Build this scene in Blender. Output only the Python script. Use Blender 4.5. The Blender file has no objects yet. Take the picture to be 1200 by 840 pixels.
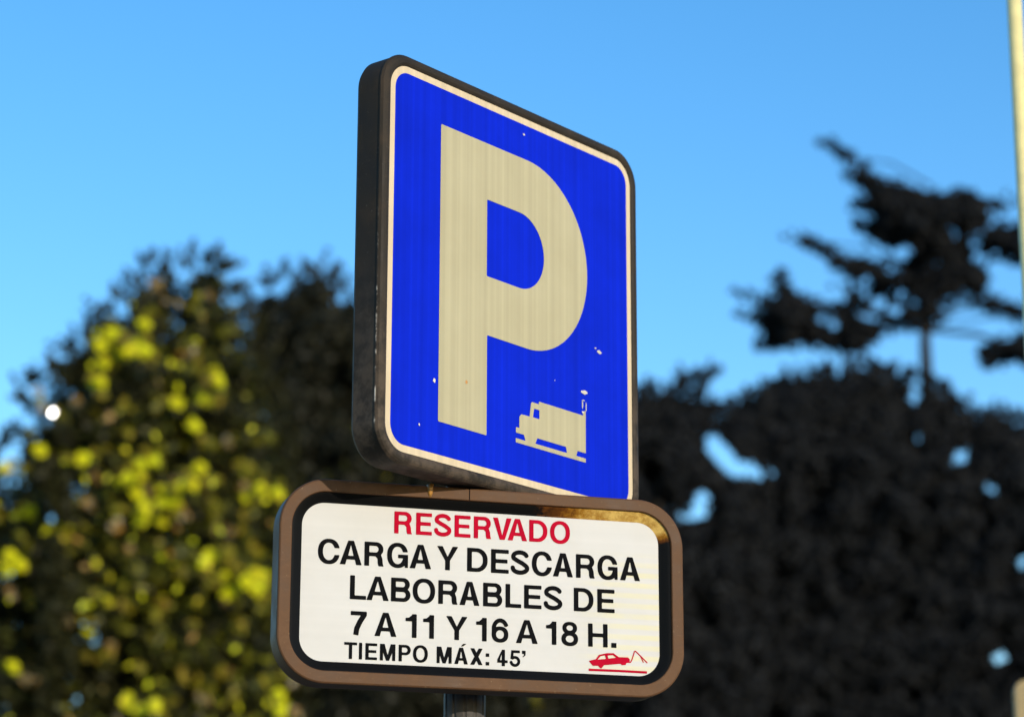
import bpy, math, random
import numpy as np
from mathutils import Vector, Matrix

# ------------------------------------------------------------------ camera, sky, sun, exposure
sc = bpy.context.scene
COL = sc.collection
R = math.radians
PITCH, ROLL, FPX, EYE = 0.2713, 0.0032, 3017.7, 1.6      # pitch, roll, focal length in px of a 1200 px frame, eye height
cd = bpy.data.cameras.new('camera')
cam = bpy.data.objects.new('camera', cd)
COL.objects.link(cam)
cp, sp = math.cos(PITCH), math.sin(PITCH)
fwd = Vector((0, cp, sp)); rt0 = Vector((1, 0, 0)); up0 = Vector((0, -sp, cp))
rt = rt0 * math.cos(ROLL) + up0 * math.sin(ROLL)
up = -rt0 * math.sin(ROLL) + up0 * math.cos(ROLL)
M3 = Matrix((rt, up, -fwd)).transposed()
cam.matrix_world = Matrix.Translation((0, 0, EYE)) @ M3.to_4x4()
cd.sensor_width = 36.0
cd.sensor_fit = 'HORIZONTAL'
cd.lens = FPX / 1200 * 36.0
cd.clip_start, cd.clip_end = 0.1, 5000
cd.dof.use_dof = True
cd.dof.focus_distance = 3.62
cd.dof.aperture_fstop = 4.2
cd.dof.aperture_blades = 0
sc.camera = cam

SUN_EL, SUN_AZ = R(12.5), R(144.0)        # azimuth clockwise from +Y: behind the camera, to its right
w = bpy.data.worlds.new('World'); sc.world = w; w.use_nodes = True
nt = w.node_tree
for n in list(nt.nodes): nt.nodes.remove(n)
sky = nt.nodes.new('ShaderNodeTexSky'); sky.sky_type = 'NISHITA'
sky.sun_disc = False; sky.sun_elevation = SUN_EL; sky.sun_rotation = SUN_AZ
sky.air_density = 1.0; sky.dust_density = 0.35; sky.ozone_density = 2.2; sky.altitude = 100
hs = nt.nodes.new('ShaderNodeHueSaturation'); hs.inputs['Saturation'].default_value = 1.32; hs.inputs['Hue'].default_value = 0.503
bg = nt.nodes.new('ShaderNodeBackground'); bg.inputs['Strength'].default_value = 0.15
wo = nt.nodes.new('ShaderNodeOutputWorld')
nt.links.new(sky.outputs[0], hs.inputs['Color']); nt.links.new(hs.outputs[0], bg.inputs[0]); nt.links.new(bg.outputs[0], wo.inputs[0])

sl = bpy.data.lights.new('sun', 'SUN'); sl.energy = 2.0; sl.angle = R(0.5); sl.color = (1.0, 0.90, 0.76)
so = bpy.data.objects.new('sun', sl); COL.objects.link(so)
to_sun = Vector((math.sin(SUN_AZ) * math.cos(SUN_EL), math.cos(SUN_AZ) * math.cos(SUN_EL), math.sin(SUN_EL)))
so.rotation_euler = to_sun.to_track_quat('Z', 'Y').to_euler(); so.location = (8, -10, 12)

sc.view_settings.view_transform = 'Standard'
sc.view_settings.look = 'None'
sc.view_settings.gamma = 1.0
sc.view_settings.use_curve_mapping = False
sc.view_settings.exposure = 0.86
sc.cycles.max_bounces = 6
sc.cycles.transmission_bounces = 4

rng = np.random.default_rng(7)
random.seed(7)

# ------------------------------------------------------------------ helpers
def ray(px, py):
    d = fwd * FPX + rt * (px - 600) + up * (420 - py)
    return d

def at(px, py, Y):
    d = ray(px, py)
    return Vector((0, 0, EYE)) + d * (Y / d.y)

def new_mat(name):
    m = bpy.data.materials.new(name); m.use_nodes = True
    return m, m.node_tree, m.node_tree.nodes['Principled BSDF']

def N(t, kind, **kw):
    n = t.nodes.new(kind)
    for k, v in kw.items():
        if k in n.inputs: n.inputs[k].default_value = v
        else: setattr(n, k, v)
    return n

def ramp(t, stops, fac):
    r = t.nodes.new('ShaderNodeValToRGB')
    e = r.color_ramp.elements
    e[0].position, e[0].color = stops[0][0], (*stops[0][1], 1)
    e[1].position, e[1].color = stops[-1][0], (*stops[-1][1], 1)
    for p, c in stops[1:-1]:
        x = e.new(p); x.color = (*c, 1)
    t.links.new(fac, r.inputs[0])
    return r

def mix(t, a, b, fac):
    m = t.nodes.new('ShaderNodeMix'); m.data_type = 'RGBA'
    for s, v in ((6, a), (7, b)):
        if isinstance(v, tuple): m.inputs[s].default_value = (*v, 1)
        else: t.links.new(v, m.inputs[s])
    if isinstance(fac, (int, float)): m.inputs[0].default_value = fac
    else: t.links.new(fac, m.inputs[0])
    return m.outputs[2]

def mathn(t, op, a, b=None, clamp=False):
    m = t.nodes.new('ShaderNodeMath'); m.operation = op; m.use_clamp = clamp
    for i, v in enumerate((a, b)):
        if v is None: continue
        if isinstance(v, (int, float)): m.inputs[i].default_value = v
        else: t.links.new(v, m.inputs[i])
    return m.outputs[0]

def objcoord(t):
    return t.nodes.new('ShaderNodeTexCoord').outputs['Object']

def noise(t, vec, scale, detail=4, rough=0.55):
    n = N(t, 'ShaderNodeTexNoise', Scale=scale, Detail=detail, Roughness=rough)
    t.links.new(vec, n.inputs['Vector'])
    return n.outputs['Fac']

def smooth_step(t, v, a, b):
    m = t.nodes.new('ShaderNodeMapRange'); m.interpolation_type = 'SMOOTHSTEP'
    t.links.new(v, m.inputs[0]); m.inputs[1].default_value = a; m.inputs[2].default_value = b
    return m.outputs[0]

def bump(t, bsdf, h, strength=0.3, dist=0.001):
    b = N(t, 'ShaderNodeBump', Strength=strength, Distance=dist)
    t.links.new(h, b.inputs['Height']); t.links.new(b.outputs[0], bsdf.inputs['Normal'])

def plain(name, col, rough=0.5, metal=0.0, var=0.25, scale=40):
    m, t, b = new_mat(name)
    oc = objcoord(t); n = noise(t, oc, scale)
    c = ramp(t, [(0.3, tuple(x * (1 - var) for x in col)), (0.7, tuple(min(1, x * (1 + var)) for x in col))], n)
    t.links.new(c.outputs[0], b.inputs['Base Color'])
    b.inputs['Roughness'].default_value = rough; b.inputs['Metallic'].default_value = metal
    return m

def mesh_obj(name, verts, faces, mat, parent=None, smooth=False, mats=None, midx=None):
    me = bpy.data.meshes.new(name)
    me.from_pydata([tuple(v) for v in verts], [], [tuple(f) for f in faces])
    for m in (mats or [mat]): me.materials.append(m)
    if midx is not None: me.polygons.foreach_set('material_index', np.asarray(midx, dtype=np.int32))
    if smooth: me.polygons.foreach_set('use_smooth', np.ones(len(me.polygons), dtype=bool))
    me.update()
    o = bpy.data.objects.new(name, me); COL.objects.link(o)
    if parent: o.parent = parent
    return o

def tag(o, label=None, cat=None, group=None, kind=None):
    for k, v in (('label', label), ('category', cat), ('group', group), ('kind', kind)):
        if v: o[k] = v
    return o

def empty(name, mat=None, loc=None):
    o = bpy.data.objects.new(name, None); COL.objects.link(o); o.empty_display_size = 0.1
    if mat is not None: o.matrix_world = mat
    if loc is not None: o.location = loc
    return o

def bx(V, F, x0, y0, z0, x1, y1, z1):
    k = len(V)
    V += [(x0, y0, z0), (x1, y0, z0), (x1, y1, z0), (x0, y1, z0), (x0, y0, z1), (x1, y0, z1), (x1, y1, z1), (x0, y1, z1)]
    F += [(k, k+3, k+2, k+1), (k+4, k+5, k+6, k+7), (k, k+1, k+5, k+4), (k+1, k+2, k+6, k+5), (k+2, k+3, k+7, k+6), (k+3, k, k+4, k+7)]

def tube(V, F, pts, rad, seg=8):
    """tapered tube through pts"""
    pts = [Vector(p) for p in pts]; rings = []
    for i, p in enumerate(pts):
        d = (pts[min(i+1, len(pts)-1)] - pts[max(i-1, 0)]).normalized()
        a = d.orthogonal().normalized(); b = d.cross(a)
        k = len(V)
        for s in range(seg):
            t = 2 * math.pi * s / seg
            V.append(p + (a * math.cos(t) + b * math.sin(t)) * rad[i])
        rings.append(k)
    for i in range(len(rings) - 1):
        for s in range(seg):
            s2 = (s + 1) % seg
            F.append((rings[i]+s, rings[i]+s2, rings[i+1]+s2, rings[i+1]+s))
    F.append(tuple(rings[0]+s for s in reversed(range(seg)))); F.append(tuple(rings[-1]+s for s in range(seg)))

def rrect(a0, a1, b0, b1, r, seg=10):
    """closed rounded rectangle, counter-clockwise"""
    out = []
    r = max(r, 1e-4)
    for cx, cy, s in ((a1-r, b1-r, 0), (a0+r, b1-r, 90), (a0+r, b0+r, 180), (a1-r, b0+r, 270)):
        for k in range(seg + 1):
            t = R(s + 90 * k / seg)
            out.append((cx + r * math.cos(t), cy + r * math.sin(t)))
    return out

def sweep(profile, a, b, r, cy=0, close_first=False, close_last=False, seg=10):
    """rings of a rounded rectangle, profile = [(inset, z)]; returns verts, faces"""
    V, F, rings = [], [], []
    for o, z in profile:
        k = len(V)
        ring = rrect(-a + o, a - o, cy - b + o, cy + b - o, r - o, seg)
        V += [(x, y, z) for x, y in ring]; rings.append(k); n = len(ring)
    for i in range(len(rings) - 1):
        for s in range(n):
            s2 = (s + 1) % n
            F.append((rings[i]+s, rings[i]+s2, rings[i+1]+s2, rings[i+1]+s))
    if close_first: F.append(tuple(rings[0]+s for s in reversed(range(n))))
    if close_last: F.append(tuple(rings[-1]+s for s in range(n)))
    return V, F

# ---- flat shapes from signed distance fields (marching squares): letters and symbols
def sd_box(x0, y0, x1, y1):
    def f(X, Y):
        dx = np.abs(X - (x0+x1)/2) - (x1-x0)/2; dy = np.abs(Y - (y0+y1)/2) - (y1-y0)/2
        return np.maximum(dx, dy)
    return f

def sd_poly(P):
    P = np.asarray(P, float)
    def f(X, Y):
        d = np.full(X.shape, 1e9); ins = np.zeros(X.shape, bool)
        for i in range(len(P)):
            a, b = P[i], P[(i+1) % len(P)]
            e = b - a; L = e @ e
            t = np.clip(((X-a[0])*e[0] + (Y-a[1])*e[1]) / max(L, 1e-18), 0, 1)
            d = np.minimum(d, np.hypot(X-a[0]-t*e[0], Y-a[1]-t*e[1]))
            if a[1] != b[1]:
                c = ((a[1] > Y) != (b[1] > Y)) & (X < (b[0]-a[0])*(Y-a[1])/(b[1]-a[1]) + a[0])
                ins ^= c
        return np.where(ins, -d, d)
    return f

def sd_ell(cx, cy, rx, ry, n=2.25):
    def f(X, Y):
        v = (np.abs((X-cx)/rx)**n + np.abs((Y-cy)/ry)**n)**(1/n)
        return (v - 1) * min(rx, ry)
    return f

def sd_rbox(x0, y0, x1, y1, r):
    def f(X, Y):
        qx = np.abs(X - (x0+x1)/2) - (x1-x0)/2 + r; qy = np.abs(Y - (y0+y1)/2) - (y1-y0)/2 + r
        return np.hypot(np.maximum(qx, 0), np.maximum(qy, 0)) + np.minimum(np.maximum(qx, qy), 0) - r
    return f

def sd_line(P, wd):
    """stroke of width wd along a polyline, flat ends"""
    P = np.asarray(P, float)
    def f(X, Y):
        d = np.full(X.shape, 1e9); n = len(P) - 1
        for i in range(n):
            a, b = P[i], P[i+1]; e = b - a; L = np.hypot(*e); e = e / L
            s = (X-a[0])*e[0] + (Y-a[1])*e[1]; q = np.abs((X-a[0])*e[1] - (Y-a[1])*e[0])
            over = np.maximum(-s, s - L)
            dd = np.hypot(np.maximum(over, 0), q) - wd/2
            if i == 0: dd = np.maximum(dd, -s)
            if i == n-1: dd = np.maximum(dd, s - L)
            d = np.minimum(d, dd)
        return d
    return f

def U(*fs): return lambda X, Y: np.minimum.reduce([f(X, Y) for f in fs])
def D(a, *bs): return lambda X, Y: np.maximum.reduce([a(X, Y)] + [-b(X, Y) for b in bs])
def I(*fs): return lambda X, Y: np.maximum.reduce([f(X, Y) for f in fs])

def march(f, x0, y0, x1, y1, h):
    nx, ny = int(math.ceil((x1-x0)/h)) + 1, int(math.ceil((y1-y0)/h)) + 1
    xs = x0 + h*np.arange(nx); ys = y0 + h*np.arange(ny)
    G = f(*np.meshgrid(xs, ys))
    G = np.where(np.abs(G) < 1e-9, 1e-9, G)
    V, idx, F = [], {}, []
    def vert(key, x, y):
        if key not in idx: idx[key] = len(V); V.append((x, y))
        return idx[key]
    for j in range(ny-1):
        i = 0
        while i < nx-1:
            c = G[j:j+2, i:i+2]
            if (c > 0).all(): i += 1; continue
            if (c < 0).all():
                k = i
                while k < nx-1 and (G[j:j+2, k+1] < 0).all(): k += 1
                k = max(k, i+1)
                F.append((vert((i, j), xs[i], ys[j]), vert((k, j), xs[k], ys[j]), vert((k, j+1), xs[k], ys[j+1]), vert((i, j+1), xs[i], ys[j+1])))
                i = k; continue
            cs = [(i, j), (i+1, j), (i+1, j+1), (i, j+1)]; p = []
            for q in range(4):
                A, B = cs[q], cs[(q+1) % 4]; ga, gb = G[A[1], A[0]], G[B[1], B[0]]
                if ga < 0: p.append(vert(A, xs[A[0]], ys[A[1]]))
                if (ga < 0) != (gb < 0):
                    t = ga/(ga-gb); key = ('e',) + tuple(sorted((A, B)))
                    p.append(vert(key, xs[A[0]] + t*(xs[B[0]]-xs[A[0]]), ys[A[1]] + t*(ys[B[1]]-ys[A[1]])))
            if len(p) >= 3: F.append(tuple(p))
            i += 1
    return V, F

SV, SH = 0.205, 0.165      # stem and bar weights in units of the capital height
def arc(cx, cy, rx, ry, a0, a1, n=14):
    return [(cx + rx*math.cos(R(a0 + (a1-a0)*k/n)), cy + ry*math.sin(R(a0 + (a1-a0)*k/n))) for k in range(n+1)]

def bowl(w, y0, y1, s=SV, h=SH, x0=0.0):
    rr = min((y1-y0)/2, w*0.62)
    return D(I(sd_rbox(x0 - 1, y0, w, y1, rr), sd_box(x0, y0, w, y1)), I(sd_rbox(x0 - 1, y0+h, w-s, y1-h, max(rr-h*1.05, .02)), sd_box(x0+s, y0, w, y1)))

def glyph(ch, w):
    box = sd_box; c = w/2
    if ch == 'E': return U(box(0, 0, SV, 1), box(0, 0, w, SH), box(0, 1-SH, w, 1), box(0, .425, w*.93, .425+SH))
    if ch == 'L': return U(box(0, 0, SV, 1), box(0, 0, w, SH))
    if ch == 'T': return U(box(c-SV/2, 0, c+SV/2, 1), box(0, 1-SH, w, 1))
    if ch == 'I': return box(0, 0, w, 1)
    if ch == 'H': return U(box(0, 0, SV, 1), box(w-SV, 0, w, 1), box(0, .425, w, .425+SH))
    if ch == 'P': return U(box(0, 0, SV, 1), bowl(w, .38, 1))
    if ch == 'R':
        leg = sd_poly([(w*.60, .47), (w*.86, .47), (w*.93, .30), (w*.95, .10), (w, 0), (w-SV*1.08, 0), (w-SV*1.25, .12), (w-SV*1.3, .32), (w*.55, .42)])
        return U(box(0, 0, SV, 1), bowl(w*.97, .405, 1), leg)
    if ch == 'D':
        rr = min(.46, w*.6)
        return D(I(sd_rbox(-1, 0, w, 1, rr), box(0, 0, w, 1)), I(sd_rbox(-1, SH, w-SV, 1-SH, rr-SH), box(SV, 0, w, 1)))
    if ch == 'B': return U(box(0, 0, SV, 1), bowl(w*.96, .455, 1, h=SH*.97), bowl(w, 0, .57, h=SH*.97))
    if ch in 'OCG':
        o = D(sd_ell(c, .5, c, .525), sd_ell(c, .5, c-SV, .525-SH, 2.15))
        if ch == 'O': return o
        if ch == 'C':
            return D(o, sd_poly([(c, .5), (w*1.2, .635), (w*1.2, .365)]), box(c, .37, w*1.1, .65))
        cut = D(o, box(c, .47, w*1.1, .645), I(box(w*.80, -.1, w*1.1, .47), box(w-SV*.75, -.1, w*1.1, .5)))
        return U(cut, box(c*1.05, .385, w, .385+SH*.95), box(w-SV*.68, 0, w, .45))
    if ch in 'AÁ':
        t = SV*1.12
        a = D(sd_poly([(0, 0), (c-t*.52, 1), (c+t*.52, 1), (w, 0)]), sd_poly([(t, -.02), (w-t, -.02), (w-t*1.27, .215), (t*1.27, .215)]),
              sd_poly([(t*1.52, .37), (c, .83), (w-t*1.52, .37)]))
        if ch == 'A': return a
        return U(a, sd_poly([(c-.02, 1.08), (c+.12, 1.24), (c+.34, 1.24), (c+.12, 1.08)]))
    if ch == 'V':
        t = SV*1.12
        return D(sd_poly([(0, 1), (c-t*.52, 0), (c+t*.52, 0), (w, 1)]), sd_poly([(t, 1.02), (c, .20), (w-t, 1.02)]))
    if ch == 'Y':
        t = SV*1.18
        return U(sd_poly([(0, 1), (t, 1), (c, .56), (w-t, 1), (w, 1), (c+SV/2, .40), (c-SV/2, .40)]), box(c-SV/2, 0, c+SV/2, .45))
    if ch == 'X':
        t = SV*1.25
        return U(sd_poly([(0, 1), (t, 1), (w, 0), (w-t, 0)]), sd_poly([(w, 1), (w-t, 1), (0, 0), (t, 0)]))
    if ch == 'M':
        return U(box(0, 0, SV*.95, 1), box(w-SV*.95, 0, w, 1), sd_poly([(0, 1), (SV*1.4, 1), (c+SV*.45, 0), (c-SV*.45, 0)]), sd_poly([(w, 1), (w-SV*1.4, 1), (c-SV*.45, 0), (c+SV*.45, 0)]))
    if ch == 'S':
        t = .185; rx = c - t/2 - .005
        p = arc(c, .742, rx*.94, .185, -4+16, 90) + arc(c, .742, rx*.94, .185, 90, 205)[1:]
        p += [(c-.03-w*.10, .575), (c+.02+w*.09, .475)]
        p += arc(c, .262, rx, .185, 32, -90) + arc(c, .262, rx, .185, -90, -190)[1:]
        return sd_line(p, t)
    if ch == '1': return U(box(w-SV, 0, w, 1), sd_poly([(0, .69), (0, .83), (w*.30, .85), (w-SV*.75, 1), (w-.01, 1), (w-.01, .69)]))
    if ch == '7':
        return U(box(0, 1-SH*1.05, w, 1), sd_line([(w-.10, .97), (w-.10, .86), (w*.60, .58), (w*.40, .28), (w*.34, 0)], SV*1.08))
    if ch == '4':
        return U(box(w-.17-SV, 0, w-.17, 1), box(0, .20, w, .20+SH), sd_poly([(0, .20), (0, .38), (w-.17-SV*.9, 1), (w-.17-SV*.2, 1), (w-.17-SV*.2, .78), (w-.17-SV, .77), (.17, .36), (.17, .20)]))
    if ch == '5':
        t = .18; rx = c - t/2
        return U(box(.10, 1-SH, w*.96, 1), sd_poly([(.11, 1), (.27, 1), (.22, .50), (.045, .46)]), sd_line(arc(c, .325, rx, .245, 150, 90)[4:] + arc(c, .325, rx, .245, 90, -90)[1:] + arc(c, .325, rx, .245, -90, -172)[1:], t))
    if ch == '6':
        t = .18
        return U(D(sd_ell(c, .325, c, .345), sd_ell(c, .325, c-SV*.95, .345-SH, 2.1)), sd_line([(t*.52, .33), (t*.52, .50)] + arc(c+.01, .56, c-t/2+.01, .365, 170, 20), t))
    if ch == '8':
        return U(D(sd_ell(c, .285, c, .305), sd_ell(c, .285, c-SV*.95, .305-SH*.97, 2.1)), D(sd_ell(c, .755, c*.88, .265), sd_ell(c, .755, c*.88-SV*.9, .265-SH*.92, 2.1)))
    if ch == '.': return box(0, 0, w, .21)
    if ch == ':': return U(box(0, 0, w, .21), box(0, .52, w, .73))
    if ch == "'": return U(box(0, .80, w, 1), sd_poly([(w*.55, .82), (w, .82), (w*.95, .72), (w*.35, .60), (w*.05, .62), (w*.5, .70)]))

def shape(name, f, bbox, h, z, mat, parent):
    V, F = march(f, *bbox, h)
    return mesh_obj(name, [(x, y, z) for x, y in V], F, mat, parent)

# ------------------------------------------------------------------ materials
def sheeting(name, col, dirt=0.12, band=75.0, axis=0, amp=0.11, rough=0.75):
    """reflective sheeting: faint cell bands, weathering"""
    m, t, b = new_mat(name)
    oc = objcoord(t)
    sx = N(t, 'ShaderNodeSeparateXYZ'); t.links.new(oc, sx.inputs[0])
    co = N(t, 'ShaderNodeCombineXYZ'); t.links.new(sx.outputs[axis], co.inputs[0])
    n1 = noise(t, co.outputs[0], band, 2, 0.6)
    n2 = noise(t, oc, 9, 5, 0.6)
    a = ramp(t, [(0.3, tuple(c*(1-amp) for c in col)), (0.7, tuple(min(1, c*(1+amp)) for c in col))], n1)
    d = ramp(t, [(0.35, (1, 1, 1)), (0.75, (1-dirt, 1-dirt*1.1, 1-dirt*1.4))], n2)
    mm = t.nodes.new('ShaderNodeMix'); mm.data_type = 'RGBA'; mm.blend_type = 'MULTIPLY'; mm.inputs[0].default_value = 1
    t.links.new(a.outputs[0], mm.inputs[6]); t.links.new(d.outputs[0], mm.inputs[7])
    t.links.new(mm.outputs[2], b.inputs['Base Color'])
    b.inputs['Roughness'].default_value = rough
    b.inputs['Specular IOR Level'].default_value = 0.15
    return m, t, b, mm.outputs[2], oc, sx

M_blue = sheeting('blue_sheeting', (0.002, 0.017, 0.50), 0.14, amp=0.14)[0]
M_blue.node_tree.nodes['Principled BSDF'].inputs['Specular IOR Level'].default_value = 0.06
M_tan = sheeting('tan_sheeting', (0.42, 0.375, 0.235), 0.08)[0]
M_cream = sheeting('cream_border', (0.62, 0.50, 0.335), 0.12)[0]
M_white, t_, b_, c_, oc_, sx_ = sheeting('white_sheeting', (0.585, 0.567, 0.532), 0.07, band=70.0, axis=1, amp=0.025)
# stripes of reflected sun, painted yellow towards the right end of the plate
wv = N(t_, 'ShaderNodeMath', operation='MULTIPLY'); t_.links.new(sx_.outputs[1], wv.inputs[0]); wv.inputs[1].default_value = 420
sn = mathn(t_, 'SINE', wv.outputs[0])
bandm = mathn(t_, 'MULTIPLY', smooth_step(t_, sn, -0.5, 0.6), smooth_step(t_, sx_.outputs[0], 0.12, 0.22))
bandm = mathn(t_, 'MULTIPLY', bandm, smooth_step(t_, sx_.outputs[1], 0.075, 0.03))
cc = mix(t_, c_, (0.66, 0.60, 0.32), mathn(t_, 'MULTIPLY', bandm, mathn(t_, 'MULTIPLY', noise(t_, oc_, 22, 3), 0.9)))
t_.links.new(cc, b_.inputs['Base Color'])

M_black = plain('black_lettering', (0.004, 0.004, 0.0045), 0.8, var=0.3)
M_red = plain('red_lettering', (0.40, 0.002, 0.020), 0.8, var=0.12)
for m_ in (M_black, M_red): m_.node_tree.nodes['Principled BSDF'].inputs['Specular IOR Level'].default_value = 0.06
M_chip = plain('bare_chip', (0.62, 0.55, 0.45), 0.5)
M_rust_sun = plain('amber_rust_sun', (0.42, 0.20, 0.04), 0.4, var=0.5, scale=120)  # for one rusty chip and the painted sunlit patch on the rim

def frame_paint(name, col, worn, edge, rough=0.42, spec=0.5):
    m, t, b = new_mat(name)
    oc = objcoord(t)
    n1 = noise(t, oc, 14, 6, 0.65); n2 = noise(t, oc, 160, 3, 0.6)
    mp = N(t, 'ShaderNodeMapping'); mp.inputs['Scale'].default_value = (9, 60, 20); t.links.new(oc, mp.inputs[0])
    n3 = noise(t, mp.outputs[0], 3.0, 5, 0.7)
    base = ramp(t, [(0.32, tuple(c*.72 for c in col)), (0.55, col), (0.72, worn)], n1)
    c = mix(t, base.outputs[0], edge, mathn(t, 'MULTIPLY', smooth_step(t, n2, 0.66, 0.74), 0.5))
    c = mix(t, c, worn, mathn(t, 'MULTIPLY', smooth_step(t, n3, 0.55, 0.75), 0.55))
    t.links.new(c, b.inputs['Base Color'])
    rr = ramp(t, [(0.3, (rough*.8,)*3), (0.7, (min(1, rough*1.3),)*3)], n1)
    t.links.new(rr.outputs[0], b.inputs['Roughness'])
    b.inputs['Specular IOR Level'].default_value = spec
    bump(t, b, n2, 0.12, 0.0006)
    return m, t, b, oc, n3, c

M_pframe, t_, b_, oc_, n_, c_ = frame_paint('dark_housing_paint', (0.030, 0.0235, 0.0165), (0.052, 0.037, 0.025), (0.10, 0.085, 0.07), 0.6, 0.15)
# paint scraped off the left arris of the parking sign
sx_ = N(t_, 'ShaderNodeSeparateXYZ'); t_.links.new(oc_, sx_.inputs[0])
ns_ = noise(t_, oc_, 45, 4, 0.7)
n9 = noise(t_, oc_, 30, 6, 0.7)
low = mathn(t_, 'MULTIPLY', smooth_step(t_, sx_.outputs[1], 0.05, -0.27), smooth_step(t_, n9, 0.38, 0.62))
c_ = mix(t_, c_, (0.085, 0.062, 0.043), mathn(t_, 'MULTIPLY', low, 0.9))
k_ = mathn(t_, 'MULTIPLY', smooth_step(t_, sx_.outputs[0], -.2980, -.2986), smooth_step(t_, ns_, 0.50, 0.68))
k_ = mathn(t_, 'MULTIPLY', k_, smooth_step(t_, sx_.outputs[1], 0.10, -0.12))
t_.links.new(mix(t_, c_, (0.55, 0.47, 0.38), k_), b_.inputs['Base Color'])
M_nframe, *_ = frame_paint('bronze_housing_paint', (0.112, 0.056, 0.026), (0.145, 0.079, 0.042), (0.30, 0.21, 0.12), 0.55, 0.12)

# glossy black seal with a golden sun glint painted along its upper right
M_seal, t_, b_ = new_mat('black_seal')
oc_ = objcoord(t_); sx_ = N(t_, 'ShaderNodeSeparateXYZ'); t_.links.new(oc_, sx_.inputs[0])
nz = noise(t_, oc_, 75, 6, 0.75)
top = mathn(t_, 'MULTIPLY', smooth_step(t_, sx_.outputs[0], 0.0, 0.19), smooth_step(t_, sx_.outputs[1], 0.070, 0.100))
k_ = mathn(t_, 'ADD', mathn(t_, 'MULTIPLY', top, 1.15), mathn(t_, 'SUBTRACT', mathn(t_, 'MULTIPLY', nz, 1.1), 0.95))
glint = ramp(t_, [(0.0, (0.020, 0.007, 0.002)), (0.34, (0.10, 0.032, 0.004)), (0.56, (0.26, 0.115, 0.010)), (0.85, (0.60, 0.40, 0.11))], k_)
c_ = mix(t_, (0.003, 0.003, 0.003), glint.outputs[0], smooth_step(t_, k_, -0.02, 0.12))
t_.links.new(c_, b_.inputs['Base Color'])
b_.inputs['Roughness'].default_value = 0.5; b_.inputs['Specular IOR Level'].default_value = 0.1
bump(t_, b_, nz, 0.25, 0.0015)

M_post = plain('galvanised_post', (0.06, 0.055, 0.05), 0.6, var=0.4, scale=60)
M_post.node_tree.nodes['Principled BSDF'].inputs['Specular IOR Level'].default_value = 0.2
M_steel = plain('bracket_steel', (0.10, 0.095, 0.09), 0.45, metal=0.5)

# ------------------------------------------------------------------ ground
def ground_mat(name, c0, c1, scale, rough=0.9):
    m, t, b = new_mat(name)
    oc = objcoord(t); n = noise(t, oc, scale, 8, 0.65)
    r = ramp(t, [(0.35, c0), (0.65, c1)], n); t.links.new(r.outputs[0], b.inputs['Base Color'])
    b.inputs['Roughness'].default_value = rough; bump(t, b, n, 0.4, 0.01)
    return m
G = 2500
tag(mesh_obj('ground', [(-G, -G, -.13), (G, -G, -.13), (G, G, -.13), (-G, G, -.13)], [(0, 1, 2, 3)], ground_mat('park_soil', (0.05, 0.055, 0.025), (0.09, 0.08, 0.05), 0.6)), kind='structure')
tag(mesh_obj('road', [(-200, -9, -.126), (200, -9, -.126), (200, 2.4, -.126), (-200, 2.4, -.126)], [(0, 1, 2, 3)], ground_mat('asphalt', (0.04, 0.04, 0.04), (0.065, 0.063, 0.06), 30)), kind='structure')
V, F = [], []; bx(V, F, -200, 2.56, -.14, 200, 8.0, 0.0)
tag(mesh_obj('pavement', V, F, ground_mat('paving', (0.20, 0.19, 0.17), (0.28, 0.26, 0.23), 6)), kind='structure')
V, F = [], []; bx(V, F, -200, 2.4, -.14, 200, 2.557, 0.004)
tag(mesh_obj('kerb', V, F, ground_mat('kerb_stone', (0.25, 0.24, 0.22), (0.34, 0.32, 0.30), 12)), kind='structure')

# ------------------------------------------------------------------ the two signs on their post
def frame_matrix(yaw, c):
    d = Vector((math.sin(yaw), math.cos(yaw), 0)); n = Vector((math.cos(yaw), -math.sin(yaw), 0))
    m = Matrix((d, (0, 0, 1), n)).transposed().to_4x4()
    return Matrix.Translation(c) @ m
YAW_P, YAW_N = 0.6858, 1.2913
CP = Vector((0.0059, 3.6125, 1.1006 + EYE))
CN = Vector((-0.0397, 3.5809, 0.6575 + EYE))
POLE = Vector((-0.0662, 3.6768, 0))

# post: fluted tube with base flange and cap
post = empty('sign_post', loc=(POLE.x, POLE.y, 0))
tag(post, 'fluted grey metal post carrying the blue parking sign and the white notice', 'post')
V, F = [], []; seg = 96
for z in (0.012, 2.82):
    for s in range(seg):
        a = 2*math.pi*s/seg
        r = 0.0300 - 0.0016*(1 if (s % 8) in (0, 1) else 0)
        V.append((r*math.cos(a), r*math.sin(a), z))
for s in range(seg): F.append((s, (s+1) % seg, seg+(s+1) % seg, seg+s))
F += [tuple(reversed(range(seg))), tuple(range(seg, 2*seg))]
mesh_obj('shaft', V, F, M_post, post)
V, F = [], []; tube(V, F, [(0, 0, 0.0), (0, 0, .012), (0, 0, .014), (0, 0, .05)], [.09, .09, .042, .036], 32)
mesh_obj('base_flange', V, F, M_steel, post)
V, F = [], []; tube(V, F, [(0, 0, 2.80), (0, 0, 2.83), (0, 0, 2.845)], [.033, .033, .02], 24)
mesh_obj('cap', V, F, M_steel, post)

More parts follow.
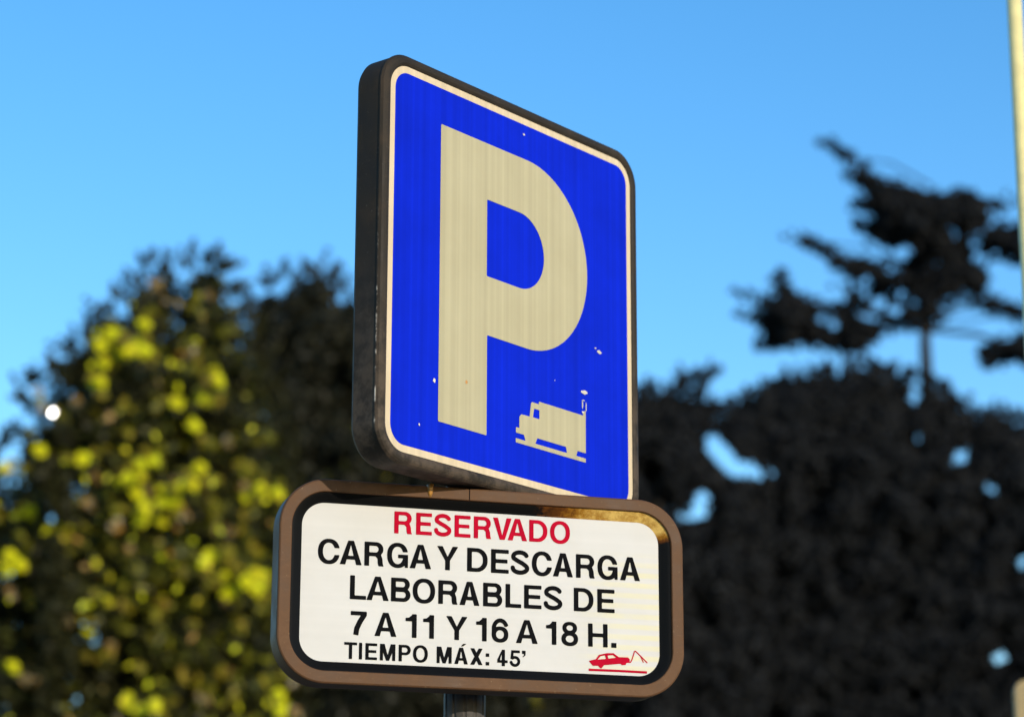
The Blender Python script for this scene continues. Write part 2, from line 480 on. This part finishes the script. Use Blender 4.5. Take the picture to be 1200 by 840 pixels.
# --- parking sign
ps = empty('parking_sign', frame_matrix(YAW_P, CP))
tag(ps, 'blue square parking sign with large letter P and truck, dark metal housing', 'sign')
a = 0.2975
V, F = sweep([(.010, -.052), (.003, -.050), (.0, -.045), (.0, -.0058), (-.0011, -.0050), (-.0011, -.0032), (.0010, .0005), (.0040, .0026), (.0075, .0034), (.0115, .0030), (.0150, .0012), (.0165, -.003)], a, a, .053, close_first=True, seg=30)
mesh_obj('housing', V, F, M_pframe, ps)
V, F = sweep([(0, 0.0), (.0105, 0.0)], .2815, .2815, .038, seg=14)
mesh_obj('border', V, F, M_cream, ps)
mesh_obj('blue_plate', [(x, y, .0002) for x, y in rrect(-.2712, .2712, -.2712, .2712, .0277, 14)], [tuple(range(60))], M_blue, ps)
fp = D(U(sd_box(-.1725, -.2238, -.067, .2165), I(sd_rbox(-1.0, -.0755, .1697, .2165, .146), sd_box(-.1725, -.09, .2, .25))),
       I(sd_rbox(-1.0, .0130, .0645, .1300, .0585), sd_box(-.0685, -.1, .2, .25)))
shape('letter', fp, (-.18, -.23, .18, .223), .0022, .0007, M_tan, ps)
tr_body = sd_poly([(-.0005, -.1985), (.0072, -.1985), (.0072, -.1815), (.0118, -.1772), (.0309, -.1768), (.0340, -.1562), (.0370, -.1538), (.0525, -.1542), (.0525, -.1500), (.1582, -.1500),
                   (.1582, -.1440), (.1645, -.1410), (.1645, -.2068), (.1445, -.2068), (.1408, -.2160), (.0220, -.2160), (.0178, -.2066), (-.0005, -.2066)])
tr = D(U(tr_body, sd_box(-.0009, -.2212, .1642, -.2150)), sd_poly([(.0489, -.2059), (.1166, -.2059), (.1189, -.2149), (.0440, -.2149)]), sd_poly([(.0411, -.1628), (.0537, -.1628), (.0537, -.1764), (.0385, -.1764)]))
shape('truck_symbol', tr, (-.006, -.226, .169, -.136), .0009, .0007, M_tan, ps)
def chip(x, y, rx, ry, mat=M_chip, sd=0):
    r_ = random.Random(sd); n = 9
    return mesh_obj('paint_chip', [(x + rx*(.6+.5*r_.random())*math.cos(2*math.pi*k/n), y + ry*(.6+.5*r_.random())*math.sin(2*math.pi*k/n), .0011) for k in range(n)], [tuple(range(n))], mat, ps)
for k, (x, y, rx, ry) in enumerate([(.0159, .2553, .0024, .0020), (-.1816, -.1672, .0034, .0036), (.1985, -.0425, .0062, .0030), (.1895, -.0385, .0028, .0014),
                                    (-.2122, -.2362, .0016, .0022), (.1612, -.1140, .0085, .0036), (.1565, -.1330, .0016, .0080), (.1652, -.1350, .0014, .0085), (.1600, -.1265, .0030, .0012),
                                    (.1572, -.1450, .0030, .0020), (.0895, -.1100, .0010, .0010)]):
    chip(x, y, rx, ry, sd=k)
chip(-.1123, -.1547, .0030, .0030, M_rust_sun, 77)
for zz in (.18, -.2):
    V, F = [], []
    bx(V, F, -.05, zz-.018, -.066, .05, zz+.018, -.0525)
    mesh_obj('bracket', V, F, M_steel, ps)

# --- notice sign
ns = empty('notice_sign', frame_matrix(YAW_N, CN))
tag(ns, 'white notice plate with red and black Spanish lettering in a bronze rounded housing', 'sign')
V, F = sweep([(.006, -.038), (.001, -.036), (.0, -.032), (.0, .0090), (.0008, .0112), (.0026, .0125), (.0168, .0125), (.0178, .0118), (.0182, .0085)], .2955, .1430, .068, close_first=True, seg=30)
ob = mesh_obj('housing', V, F, M_nframe, ns)
V, F = sweep([(.0, .0085), (.0015, .0080), (.005, .0068), (.010, .0030), (.0155, .0005)], .2770, .1265, .048, seg=16)
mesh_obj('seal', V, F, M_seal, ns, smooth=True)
plate = mesh_obj('white_plate', [(x, y, .0004) for x, y in rrect(-.2635, .2635, -.1128, .1128, .0240, 14)], [tuple(range(60))], M_white, ns)
LINES = [
 ('red word along the top', M_red, .0738, .1054, [('R', -.1301, -.1042), ('E', -.0985, -.0755), ('S', -.0724, -.0469), ('E', -.0426, -.0191), ('R', -.0144, .0114), ('V', .0138, .0413), ('A', .0355, .0643), ('D', .0674, .0944), ('O', .0984, .1282)]),
 ('second line in large black capitals', M_black, .0256, .0597, [('C', -.2381, -.2071), ('A', -.2071, -.1756), ('R', -.1721, -.1442), ('G', -.1396, -.1094), ('A', -.1071, -.0759), ('Y', -.0677, -.0367), ('D', -.0238, .0062), ('E', .0112, .0373), ('S', .0399, .0678), ('C', .0714, .1015), ('A', .1026, .1325), ('R', .1370, .1653), ('G', .1693, .1995), ('A', .2030, .2333)]),
 ('third line in large black capitals', M_black, -.0226, .0110, [('L', -.1917, -.1686), ('A', -.1682, -.1362), ('B', -.1332, -.1052), ('O', -.1021, -.0698), ('R', -.0652, -.0370), ('A', -.0345, -.0052), ('B', -.0001, .0280), ('L', .0327, .0558), ('E', .0600, .0857), ('S', .0888, .1168), ('D', .1336, .1629), ('E', .1687, .1946)]),
 ('black line of opening hours', M_black, -.0723, -.0391, [('7', -.1899, -.1673), ('A', -.1559, -.1244), ('1', -.1118, -.0957), ('1', -.0865, -.0708), ('Y', -.0535, -.0224), ('1', -.0100, .0055), ('6', .0127, .0371), ('A', .0481, .0802), ('1', .0924, .1077), ('8', .1151, .1398), ('H', .1547, .1838), ('.', .1891, .1969)]),
 ('small black bottom line', M_black, -.1059, -.0827, [('T', -.1983, -.1800), ('I', -.1773, -.1727), ('E', -.1682, -.1515), ('M', -.1476, -.1256), ('P', -.1210, -.1037), ('O', -.1005, -.0792), ('M', -.0666, -.0449), ('Á', -.0412, -.0215), ('X', -.0183, -.0001), (':', .0042, .0094), ('4', .0210, .0362), ('5', .0390, .0546), ("'", .0571, .0624)]),
]
for lab, mat, v0, v1, gl in LINES:
    H = v1 - v0; VV, FF = [], []
    for g, x0, x1 in gl:
        V, F = march(glyph(g, (x1-x0)/H), -.06, -.06, (x1-x0)/H + .12, 1.32 if g == 'Á' else 1.06, .026)
        k = len(VV)
        VV += [(x0 + x*H, v0 + y*H, .0009) for x, y in V]; FF += [tuple(i+k for i in f) for f in F]
    o = mesh_obj('lettering', VV, FF, mat, plate); o['label'] = lab
car = D(sd_poly([(.1555, -.0926), (.1609, -.0910), (.1659, -.0897), (.1706, -.0833), (.1828, -.0803), (.1925, -.0800), (.2003, -.0852), (.2140, -.0850), (.2166, -.0873), (.2166, -.0925), (.2119, -.0931), (.2102, -.0960),
                 (.2049, -.0966), (.2026, -.0947), (.1780, -.0978), (.1738, -.1030), (.1705, -.1006), (.1693, -.0990), (.1612, -.0993)]),
        sd_poly([(.1685, -.0902), (.1732, -.0852), (.1794, -.0838), (.1810, -.0886)]), sd_poly([(.1836, -.0838), (.1912, -.0828), (.1962, -.0862), (.1848, -.0880)]))
tow = U(car, sd_line([(.1553, -.1052), (.2013, -.1049), (.2423, -.1052)], .0034), sd_line([(.2155, -.0922), (.2180, -.0915), (.2202, -.0872), (.2238, -.0762), (.2252, -.0755), (.2332, -.0825), (.2430, -.0917)], .0016), sd_line([(.2325, -.0818), (.2372, -.0914)], .0014))
o = shape('tow_symbol', tow, (.152, -.109, .246, -.072), .00042, .0009, M_red, plate)
o['label'] = 'red towed car symbol'
# joint in the bronze rim; amber blob shaped as the sunlit gap between shadows
V, F = [], []; bx(V, F, -.0247, .1255, .0100, -.0235, .1420, .0129)
mesh_obj('rim_joint', V, F, M_black, ns)
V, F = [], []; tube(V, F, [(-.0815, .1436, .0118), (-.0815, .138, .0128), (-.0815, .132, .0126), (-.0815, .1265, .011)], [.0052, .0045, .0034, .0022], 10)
mesh_obj('sun_patch', V, F, M_rust_sun, ns, smooth=True)
for zz in (.07, -.07):
    V, F = [], []; bx(V, F, -.05, zz-.016, -.066, .05, zz+.016, -.0385)
    mesh_obj('bracket', V, F, M_steel, ns)

# ------------------------------------------------------------------ trees
def leaf_mat(name, cols, trans=0.25, rough=0.45, spec=0.3):
    m, t, b = new_mat(name)
    g = t.nodes.new('ShaderNodeNewGeometry')
    r = ramp(t, [(k/(len(cols)-1), c) for k, c in enumerate(cols)], g.outputs['Random Per Island'])
    t.links.new(r.outputs[0], b.inputs['Base Color'])
    b.inputs['Roughness'].default_value = rough; b.inputs['Specular IOR Level'].default_value = spec
    tr = t.nodes.new('ShaderNodeBsdfTranslucent'); t.links.new(r.outputs[0], tr.inputs[0])
    ms = t.nodes.new('ShaderNodeMixShader'); ms.inputs[0].default_value = trans
    t.links.new(b.outputs[0], ms.inputs[1]); t.links.new(tr.outputs[0], ms.inputs[2])
    t.links.new(ms.outputs[0], t.nodes['Material Output'].inputs[0])
    return m
M_leaf = leaf_mat('green_leaf', [(0.018, 0.019, 0.007), (0.032, 0.033, 0.010), (0.024, 0.024, 0.010), (0.046, 0.044, 0.013)], 0.2, 0.5, 0.15)
M_leafd = leaf_mat('dark_leaf', [(0.016, 0.017, 0.010), (0.026, 0.026, 0.015), (0.034, 0.033, 0.020)], 0.15, 0.5, 0.15)
M_olive = leaf_mat('olive_leaf', [(0.12, 0.12, 0.008), (0.25, 0.24, 0.012), (0.30, 0.21, 0.015)], 0.3)
M_mid = leaf_mat('mid_leaf', [(0.060, 0.070, 0.010), (0.11, 0.115, 0.012), (0.085, 0.085, 0.012)], 0.3)
M_yellow = leaf_mat('sunlit_yellow_leaf', [(0.70, 0.70, 0.008), (0.84, 0.80, 0.012), (0.62, 0.72, 0.012), (0.78, 0.60, 0.02)], 0.35)  # sunlit leaves by bright colour, the shaded crown by dark green
M_amber = leaf_mat('amber_leaf', [(0.45, 0.22, 0.02), (0.35, 0.25, 0.08), (0.40, 0.36, 0.26)], 0.3)
M_needle = leaf_mat('dark_needle', [(0.0205, 0.0220, 0.0235), (0.0240, 0.0255, 0.0275), (0.0280, 0.0295, 0.0310)], 0.25, 0.8, 0.05)
M_bark = plain('bark', (0.028, 0.024, 0.019), 0.85, var=0.4, scale=6)

M_barkd = plain('dark_bark', (0.012, 0.010, 0.008), 0.9, var=0.4, scale=6)

def inside_dist(P, poly):
    f = sd_poly(poly)
    return -f(P[:, 0], P[:, 1])

TS = np.array(to_sun)
def leaves(C, r, n, size, flat=1.0, shell=0.5, out=0.7, sun=0.0):
    """n leaf rhombs in a ball of radius r round C"""
    d = rng.normal(size=(n, 3)); d /= np.linalg.norm(d, axis=1)[:, None]
    q = r * (shell + (1-shell)*rng.random(n))**1.0 * rng.random(n)**0.25
    p = np.asarray(C) + d * q[:, None] * np.array([1, 1, flat])
    nn = rng.normal(size=(n, 3)) + d*out + np.array([0, 0, .5]) + TS*sun; nn /= np.linalg.norm(nn, axis=1)[:, None]
    a = np.cross(nn, rng.normal(size=(n, 3))); a /= np.linalg.norm(a, axis=1)[:, None]
    b = np.cross(nn, a)
    s = size * (.65 + .7*rng.random(n))
    a *= s[:, None]; b *= (s*.55)[:, None]
    bend = nn * (s*.12)[:, None]
    return np.stack([p - a, p - b*.9 + bend, p + a, p + b*.9 + bend], 1).reshape(-1, 3)

def leaf_mesh(name, chunks, mats, parent):
    """chunks = [(verts(4n,3), material index)]"""
    V = np.concatenate([c for c, _ in chunks]); nf = len(V)//4
    mi = np.concatenate([np.full(len(c)//4, i, dtype=np.int32) for c, i in chunks])
    me = bpy.data.meshes.new(name)
    me.vertices.add(len(V)); me.vertices.foreach_set('co', V.astype(np.float32).ravel())
    me.loops.add(nf*4); me.loops.foreach_set('vertex_index', np.arange(nf*4, dtype=np.int32))
    me.polygons.add(nf); me.polygons.foreach_set('loop_start', np.arange(0, nf*4, 4, dtype=np.int32))
    for m in mats: me.materials.append(m)
    me.polygons.foreach_set('material_index', mi)
    me.update(calc_edges=True); me.validate()
    o = bpy.data.objects.new(name, me); COL.objects.link(o); o.parent = parent
    return o

def clumps(polys, Y, depth, n, rmin, rmax, holes=(), core=120):
    """ball clumps filling crown outlines, spread in depth; returns [(centre, radius_m, px, py)]"""
    out = []
    for poly, share in polys:
        P = np.asarray(poly, float); lo, hi = P.min(0), P.max(0)
        k = int(n*share)
        c = lo + (hi-lo)*rng.random((k*6, 2)); d = inside_dist(c, poly)
        ok = d > rmin*.8; c, d = c[ok][:k], d[ok][:k]
        for (x, y), dd in zip(c, d):
            r = min(max(dd*.95, rmin), rmax*(.55+.45*rng.random()))
            for hx, hy, hr in holes:
                g = math.hypot(x-hx, y-hy) - hr
                if g < rmin*.5: r = 0; break
                r = min(r, max(g, rmin*.6))
            if r <= 0: continue
            dy = depth * math.sqrt(min(1, dd/core)) * rng.uniform(-1, 1)
            out.append((np.array(at(x, y, Y+dy)), r*(Y+dy)/FPX, x, y))
    return out

def tree(name, label, polys, Y, depth, n, rmin, rmax, size, dens, trunk_px, trunk_r, mats, group=None, holes=(), flat=1.0, extra=None, nlimb=14, tint=None, core=120, fringe=9, out=0.7, jit=3.0, spray=15):
    base = at(trunk_px, 420, Y); base = Vector((base.x, Y, -.13))
    t = empty(name, loc=base); tag(t, label, 'tree', group)
    cl = clumps(polys, Y, depth, n, rmin, rmax, holes, core)
    B = np.array(base); ch = []
    for C, r, x, y in cl:
        m = max(10, int(dens * r*r / (size*size)))
        k = int(m * tint(x, y)) if tint else 0
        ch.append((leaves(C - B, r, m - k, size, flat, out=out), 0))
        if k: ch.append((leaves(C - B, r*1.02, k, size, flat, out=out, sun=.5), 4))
    for poly, _ in polys:                 # ragged sprays along the outline
        P = np.asarray(poly, float)
        for a, b in zip(P, np.roll(P, -1, 0)):
            L = np.hypot(*(b-a)); k = max(1, int(L/fringe))
            for i in range(k):
                x, y = a + (b-a)*(i+rng.random())/k + rng.normal(size=2)*jit
                if any(math.hypot(x-hx, y-hy) < hr for hx, hy, hr in holes): continue
                Yd = Y + rng.uniform(-.4, .4)*depth; k_px = Yd/FPX
                e = (b-a)/max(L, 1e-6); o2 = np.array([-e[1], e[0]])
                if inside_dist(np.array([[x, y]]) + o2*4, poly)[0] > inside_dist(np.array([[x, y]]) - o2*4, poly)[0]: o2 = -o2
                o2 = o2 + np.array([0, -.6]) + rng.normal(size=2)*.35; Ls = rng.uniform(.2, 1)*spray
                for q, (u_, r_) in enumerate(((-.35, 7.5), (0, 6), (.35, 4.5), (.7, 3.2), (1.0, 2.2))):
                    C = np.array(at(x + o2[0]*Ls*u_, y + o2[1]*Ls*u_, Yd)); r = r_*k_px
                    ch.append((leaves(C - B, r, int(5 + 3*r*r/(size*size)), size*.85, flat), 0))
    if extra: ch += [(v - B, i) for v, i in extra]
    leaf_mesh('crown', ch, mats, t)
    V, F = [], []
    zt = max(c[0][2] for c in cl) - base.z
    pts = [Vector((0, 0, 0)), Vector((.1, 0, zt*.25)), Vector((-.05, .1, zt*.5)), Vector((.1, -.05, zt*.72)), Vector((0, 0, zt*.9))]
    tube(V, F, pts, [trunk_r*1.25, trunk_r, trunk_r*.8, trunk_r*.5, trunk_r*.15], 12)
    for i in range(nlimb):
        C = Vector(cl[(i*7919) % len(cl)][0] - B)
        s = pts[1].lerp(pts[3], rng.random()); s.z = min(s.z, C.z*.8)
        mid = s.lerp(C, .5) + Vector((0, 0, .08*(C-s).length))
        tube(V, F, [s, mid, C], [trunk_r*.35, trunk_r*.22, trunk_r*.06], 7)
    mesh_obj('trunk', V, F, M_bark, t, smooth=True)
    return t

# left: broadleaved tree, sun patches on its crown painted as yellow-green leaves
YL = 35.0
P1 = [(-170, 640), (-60, 565), (0, 522), (36, 510), (50, 488), (20, 460), (52, 440), (92, 393), (120, 368), (165, 330), (178, 300), (200, 314), (235, 294), (262, 305), (272, 340), (294, 374), (318, 450), (345, 560), (365, 700), (350, 900), (260, 1010), (0, 1030), (-170, 900)]
ex = []
bright = [(150, 412, 14), (122, 424, 10), (160, 402, 9), (118, 448, 8), (205, 472, 7), (168, 412, 15), (240, 468, 9), (255, 446, 11), (47, 528, 12), (98, 538, 13), (160, 578, 9), (192, 588, 15), (212, 570, 8), (234, 548, 12), (226, 566, 10), (165, 608, 13), (170, 598, 8),
          (246, 652, 13), (290, 682, 14), (300, 672, 10), (270, 694, 9), (57, 624, 9), (12, 652, 9), (24, 662, 8), (150, 824, 11), (182, 826, 8), (165, 832, 8), (327, 814, 8), (305, 572, 10), (325, 578, 9), (15, 780, 9), (128, 704, 7), (5, 548, 9), (228, 500, 8),
          (180, 540, 9), (165, 545, 7), (328, 832, 7), (118, 405, 9), (130, 392, 10), (170, 380, 7), (150, 560, 8), (300, 690, 9), (240, 660, 8), (205, 575, 9), (35, 600, 7), (8, 668, 8)]
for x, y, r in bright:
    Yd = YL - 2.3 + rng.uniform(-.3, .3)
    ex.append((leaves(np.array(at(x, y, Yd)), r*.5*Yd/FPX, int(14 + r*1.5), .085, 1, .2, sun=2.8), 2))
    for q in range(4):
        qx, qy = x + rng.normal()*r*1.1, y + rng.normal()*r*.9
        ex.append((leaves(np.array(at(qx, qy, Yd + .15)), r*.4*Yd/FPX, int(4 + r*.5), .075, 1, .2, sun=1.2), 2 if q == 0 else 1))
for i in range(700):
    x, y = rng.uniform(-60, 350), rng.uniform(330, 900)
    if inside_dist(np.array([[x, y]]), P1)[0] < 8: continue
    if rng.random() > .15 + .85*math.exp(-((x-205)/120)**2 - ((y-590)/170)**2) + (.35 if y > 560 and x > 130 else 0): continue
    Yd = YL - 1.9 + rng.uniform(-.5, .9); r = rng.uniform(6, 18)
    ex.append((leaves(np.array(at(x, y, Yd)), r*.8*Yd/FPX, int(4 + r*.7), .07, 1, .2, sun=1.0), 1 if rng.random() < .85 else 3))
for i in range(280):                      # single sunlit leaves, brightness put into their colour
    x, y = rng.uniform(-20, 345), rng.uniform(335, 860)
    if inside_dist(np.array([[x, y]]), P1)[0] < 6: continue
    if rng.random() > .2 + .8*math.exp(-((x-190)/130)**2 - ((y-610)/190)**2): continue
    ex.append((leaves(np.array(at(x, y, YL - 2.2 + rng.uniform(-.3, .4))), .02, int(rng.integers(1, 4)), rng.uniform(.05, .075), sun=3), int(rng.choice([1, 2, 2, 3], p=[.3, .3, .3, .1]))))
ex.append((leaves(np.array(at(49, 479, YL - 2.2)), .03, 10, .06, sun=2), 3)); ex.append((leaves(np.array(at(90, 470, YL - 2.2)), .05, 16, .06, sun=2), 3))
for i in range(70):                       # leaves hanging in front of the lamp's pole
    x, y = 62 + rng.normal()*9, rng.uniform(500, 900)
    ex.append((leaves(np.array(at(x, y, YL - 2.3 + rng.uniform(-.3, .2))), rng.uniform(.09, .2), 60, .075), 0))
tree('broadleaf_tree', 'broadleaf tree dotted with leaves painted sunlit yellow-green left of the signs', [(P1, 1.0)], YL, 1.9, 800, 7, 46, .075, 6.0, 180, .24, [M_leaf, M_olive, M_yellow, M_amber, M_mid], extra=ex, tint=lambda x, y: rng.random() * (.16 + .84*math.exp(-((x-200)/130)**2 - ((y-640)/200)**2)))

# behind it: darker tree whose top shows beside the blue sign's left edge
P2 = [(285, 390), (300, 352), (326, 320), (348, 334), (372, 306), (396, 334), (404, 352), (430, 342), (480, 360), (520, 420), (600, 470), (660, 540), (690, 640), (690, 900), (420, 1010), (280, 900), (260, 600)]
ex = []
for i in range(50):
    x, y = rng.uniform(300, 640), rng.uniform(480, 860)
    Yd = 44 - 2 + rng.uniform(-.5, .5); r = rng.uniform(6, 14)
    ex.append((leaves(np.array(at(x, y, Yd)), r*Yd/FPX, int(3 + r*.5), .08, 1, .2), 1))
tree('broadleaf_tree', 'dark round-topped tree rising behind the left edge of the blue sign', [(P2, 1.0)], 44.0, 2.4, 1000, 8, 46, .09, 6.0, 470, .3, [M_leafd, M_olive], extra=ex)

# right: dense dark mass of two trees with gaps of sky
HOL = [(838, 522, 9.7), (848, 536, 10.5), (862, 548, 9.0), (885, 550, 8.2), (902, 554, 4.5), (818, 598, 9.7), (824, 582, 6.7), (806, 604, 5.3), (1072, 467, 4.9), (1126, 536, 5.4), (1080, 511, 3.2), (1163, 574, 4.3), (1172, 772, 4.9), (1199, 657, 4.3)]
P3 = [(640, 480), (700, 462), (745, 455), (782, 458), (800, 444), (838, 434), (826, 450), (812, 466), (845, 476), (880, 500), (900, 560), (900, 800), (860, 960), (640, 980), (600, 700)]
tree('dense_tree', 'dark dense tree just right of the blue sign with pieces of sky showing through', [(P3, 1.0)], 52.0, 2.0, 1500, 6, 28, .10, 7, 760, .35, [M_needle], holes=HOL, out=0.0, fringe=6, jit=2.0, spray=7)
P4 = [(805, 560), (812, 505), (835, 482), (862, 472), (884, 456), (920, 446), (970, 432), (1020, 429), (1062, 434), (1098, 446), (1122, 474), (1150, 482), (1200, 488), (1260, 510), (1330, 600), (1330, 900), (1200, 1010), (900, 1010), (800, 880)]
tree('dense_tree', 'broad dark domed tree filling the lower right below the cedar', [(P4, 1.0)], 55.0, 2.2, 3600, 6, 30, .10, 7, 1040, .45, [M_needle], holes=HOL, out=0.0, fringe=6, jit=2.0, spray=7)

# cedar with flat branch layers
YC = 70.0
A_ = [(955, 164), (985, 168), (1006, 185), (1030, 206), (1060, 216), (1075, 222), (1100, 226), (1135, 220), (1160, 235), (1192, 230), (1182, 244), (1162, 250), (1162, 262), (1200, 262), (1240, 290), (1240, 318), (1185, 312), (1160, 300), (1142, 292), (1125, 280), (1110, 285), (1112, 305), (1080, 302), (1045, 278), (1012, 265), (1024, 250), (990, 238), (1016, 228), (985, 206), (1000, 198)]
B_ = [(918, 276), (950, 276), (975, 288), (1000, 300), (1030, 304), (1070, 302), (1120, 300), (1150, 312), (1160, 332), (1120, 346), (1104, 366), (1090, 378), (1075, 362), (1060, 345), (1035, 345), (1010, 340), (992, 326), (965, 302)]
C_ = [(856, 341), (885, 345), (910, 346), (903, 326), (918, 310), (926, 336), (946, 350), (975, 354), (1010, 372), (1040, 384), (1030, 398), (1008, 418), (975, 411), (940, 406), (882, 412), (894, 390), (862, 368), (892, 362)]
D_ = [(1128, 352), (1165, 346), (1200, 358), (1245, 372), (1245, 392), (1190, 374), (1150, 364)]
E_ = [(1143, 407), (1165, 400), (1200, 388), (1245, 388), (1245, 440), (1180, 424), (1160, 432), (1148, 424)]
F_ = [(975, 335), (1015, 335), (1060, 345), (1092, 350), (1092, 378), (1060, 388), (1020, 388), (985, 375)]
H_ = [(996, 258), (1120, 262), (1165, 300), (1120, 312), (1040, 306)]
G_ = [(1085, 300), (1130, 300), (1160, 318), (1155, 345), (1125, 352), (1108, 372), (1092, 376)]
cbase = at(1086, 420, YC); cbase = Vector((cbase.x, YC, -.13))
ce = empty('cedar_tree', loc=cbase)
tag(ce, 'tall cedar with ragged flat branch layers standing against the sky at right', 'tree')
Bn = np.array(cbase); ch = []
CH = [(1120, 272, 2.7), (1142, 286, 4.0), (1150, 274, 2.3), (1165, 298, 3.1), (1045, 314, 4.4), (1030, 296, 6.6), (1052, 300, 5.9), (1062, 292, 4.4), (1096, 310, 3.1), (1014, 330, 4.4), (985, 345, 5.9), (992, 334, 3.7), (1012, 366, 5.9), (1030, 356, 6.6), (1046, 364, 5.9), (1024, 372, 5.1), (1070, 355, 3.1), (1112, 350, 2.7), (1102, 358, 2.3), (1128, 346, 3.1), (962, 372, 3.7), (978, 382, 3.1)]
tips = []
for poly, n in ((A_, 620), (B_, 320), (C_, 320), (D_, 110), (E_, 150), (F_, 110), (G_, 130), (H_, 170)):
    cl = clumps([(poly, 1.0)], YC, 2.2, n, 3.0, 17, CH, 40)
    for C, r, x, y in cl:
        ch.append((leaves(C - Bn, r, max(8, int(9.0*r*r/(.11*.11))), .11, .8), 0))
    for i in range(0, len(cl), 45): tips.append(cl[i])
    # fringe sprays along the outline
    P = np.asarray(poly, float)
    for a, b in zip(P, np.roll(P, -1, 0)):
        L = np.hypot(*(b-a)); k = max(1, int(L/7))
        for i in range(k):
            x, y = a + (b-a)*(i+rng.random())/k + rng.normal(size=2)*2.2
            if any(math.hypot(x-hx, y-hy) < hr for hx, hy, hr in CH): continue
            Yd = YC + rng.uniform(-.8, .8)
            ch.append((leaves(np.array(at(x, y, Yd)) - Bn, rng.uniform(2.0, 5.0)*Yd/FPX, 9, .10, .7), 0))
leaf_mesh('crown', ch, [M_needle], ce)
V, F = [], []
tp = [Vector((0, 0, 0)), *[Vector(at(x, y, YC)) - cbase for x, y in ((1088, 640), (1087, 470), (1084, 400), (1086, 345), (1096, 290), (1100, 245), (1096, 224))]]
tube(V, F, tp, [.55, .38, .21, .16, .14, .11, .07, .03], 12)
for C, r, x, y in tips:
    q = Vector(C - Bn); yy = min(388, y + 14 + abs(x-1088)*.22)
    s = Vector(at(1086 + (6 if yy < 330 else 0), yy, YC)) - cbase
    if (q - s).length < .3: continue
    mid = s.lerp(q, .5) + Vector((0, 0, .10*(q-s).length))
    tube(V, F, [s, mid, q], [.04, .03, .012], 6)
mesh_obj('trunk', V, F, M_barkd, ce, smooth=True)

# ------------------------------------------------------------------ small things at the edges
# lamp added to make a white glint among the leaves at left
M_glint_lamp = plain('glint_lamp_metal', (0.03, 0.03, 0.03), 0.5)
M_glow, t_, b_ = new_mat('glint_lamp_glass')
b_.inputs['Base Color'].default_value = (.9, .88, .8, 1); b_.inputs['Emission Color'].default_value = (1, .95, .85, 1); b_.inputs['Emission Strength'].default_value = 14
YS = 33.4
lp = at(62.5, 484, YS); L0 = Vector((lp.x, YS, -.13)); hl = lp.z + .13
sl_ = empty('glint_lamp', loc=L0); tag(sl_, 'small added lamp making a white glint at the edge of the left tree', 'street lamp')  # lamp added for the glint, not a street lamp
V, F = [], []; tube(V, F, [(0, 0, 0), (0, 0, 1.0), (0, 0, 1.05), (0, 0, hl-.09)], [.07, .07, .03, .016], 12)
mesh_obj('pole', V, F, M_glint_lamp, sl_, smooth=True)
V, F = [], []; tube(V, F, [(0, 0, hl-.036), (0, 0, hl-.025), (0, 0, hl), (0, 0, hl+.025), (0, 0, hl+.036)], [.01, .025, .036, .025, .01], 14)
mesh_obj('glint_lamp_globe', V, F, M_glow, sl_, smooth=True)
V, F = [], []; tube(V, F, [(0, 0, hl-.10), (0, 0, hl-.035)], [.02, .022], 12)
mesh_obj('glint_lamp_collar', V, F, M_glint_lamp, sl_)

# slim cream pole at the right edge
YPo = 5.0
pp = at(1189, 10, YPo)
sp_ = empty('slim_pole', loc=(pp.x, YPo, 0)); tag(sp_, 'slim cream-yellow pole at the upper right edge in front of the cedar', 'pole')
M_cp = plain('cream_pole_paint', (0.80, 0.68, 0.30), 0.4, var=0.08)
V, F = [], []; tube(V, F, [(0, 0, .01), (0, 0, 4.6)], [.0155, .0155], 24)
mesh_obj('shaft', V, F, M_cp, sp_, smooth=True)
V, F = [], []; tube(V, F, [(0, 0, 0), (0, 0, .012), (0, 0, .02), (0, 0, .05)], [.06, .06, .025, .018], 20)
mesh_obj('base_flange', V, F, M_steel, sp_)

# ochre board whose rounded corner enters at the lower right
YB = 8.0
pc = at(1188, 797, YB)
bb = empty('ochre_board', loc=(pc.x + .25, YB, 0)); tag(bb, 'ochre board with rounded top corner cut off by the lower right edge', 'board')
M_och = plain('ochre_paint', (0.24, 0.17, 0.06), 0.5, var=0.2, scale=10)
V = []; ring = rrect(-.25, .25, pc.z - .7, pc.z, .035, 8); n = len(ring)
V = [(x, -.02, z) for x, z in ring] + [(x, .02, z) for x, z in ring]
F = [tuple(range(n)), tuple(reversed(range(n, 2*n)))] + [(i, n+i, n+(i+1) % n, (i+1) % n) for i in range(n)]
mesh_obj('panel', V, F, M_och, bb)
V, F = [], []; tube(V, F, [(0, .055, 0), (0, .055, pc.z - .1)], [.03, .03], 16)
mesh_obj('post', V, F, M_post, bb, smooth=True)
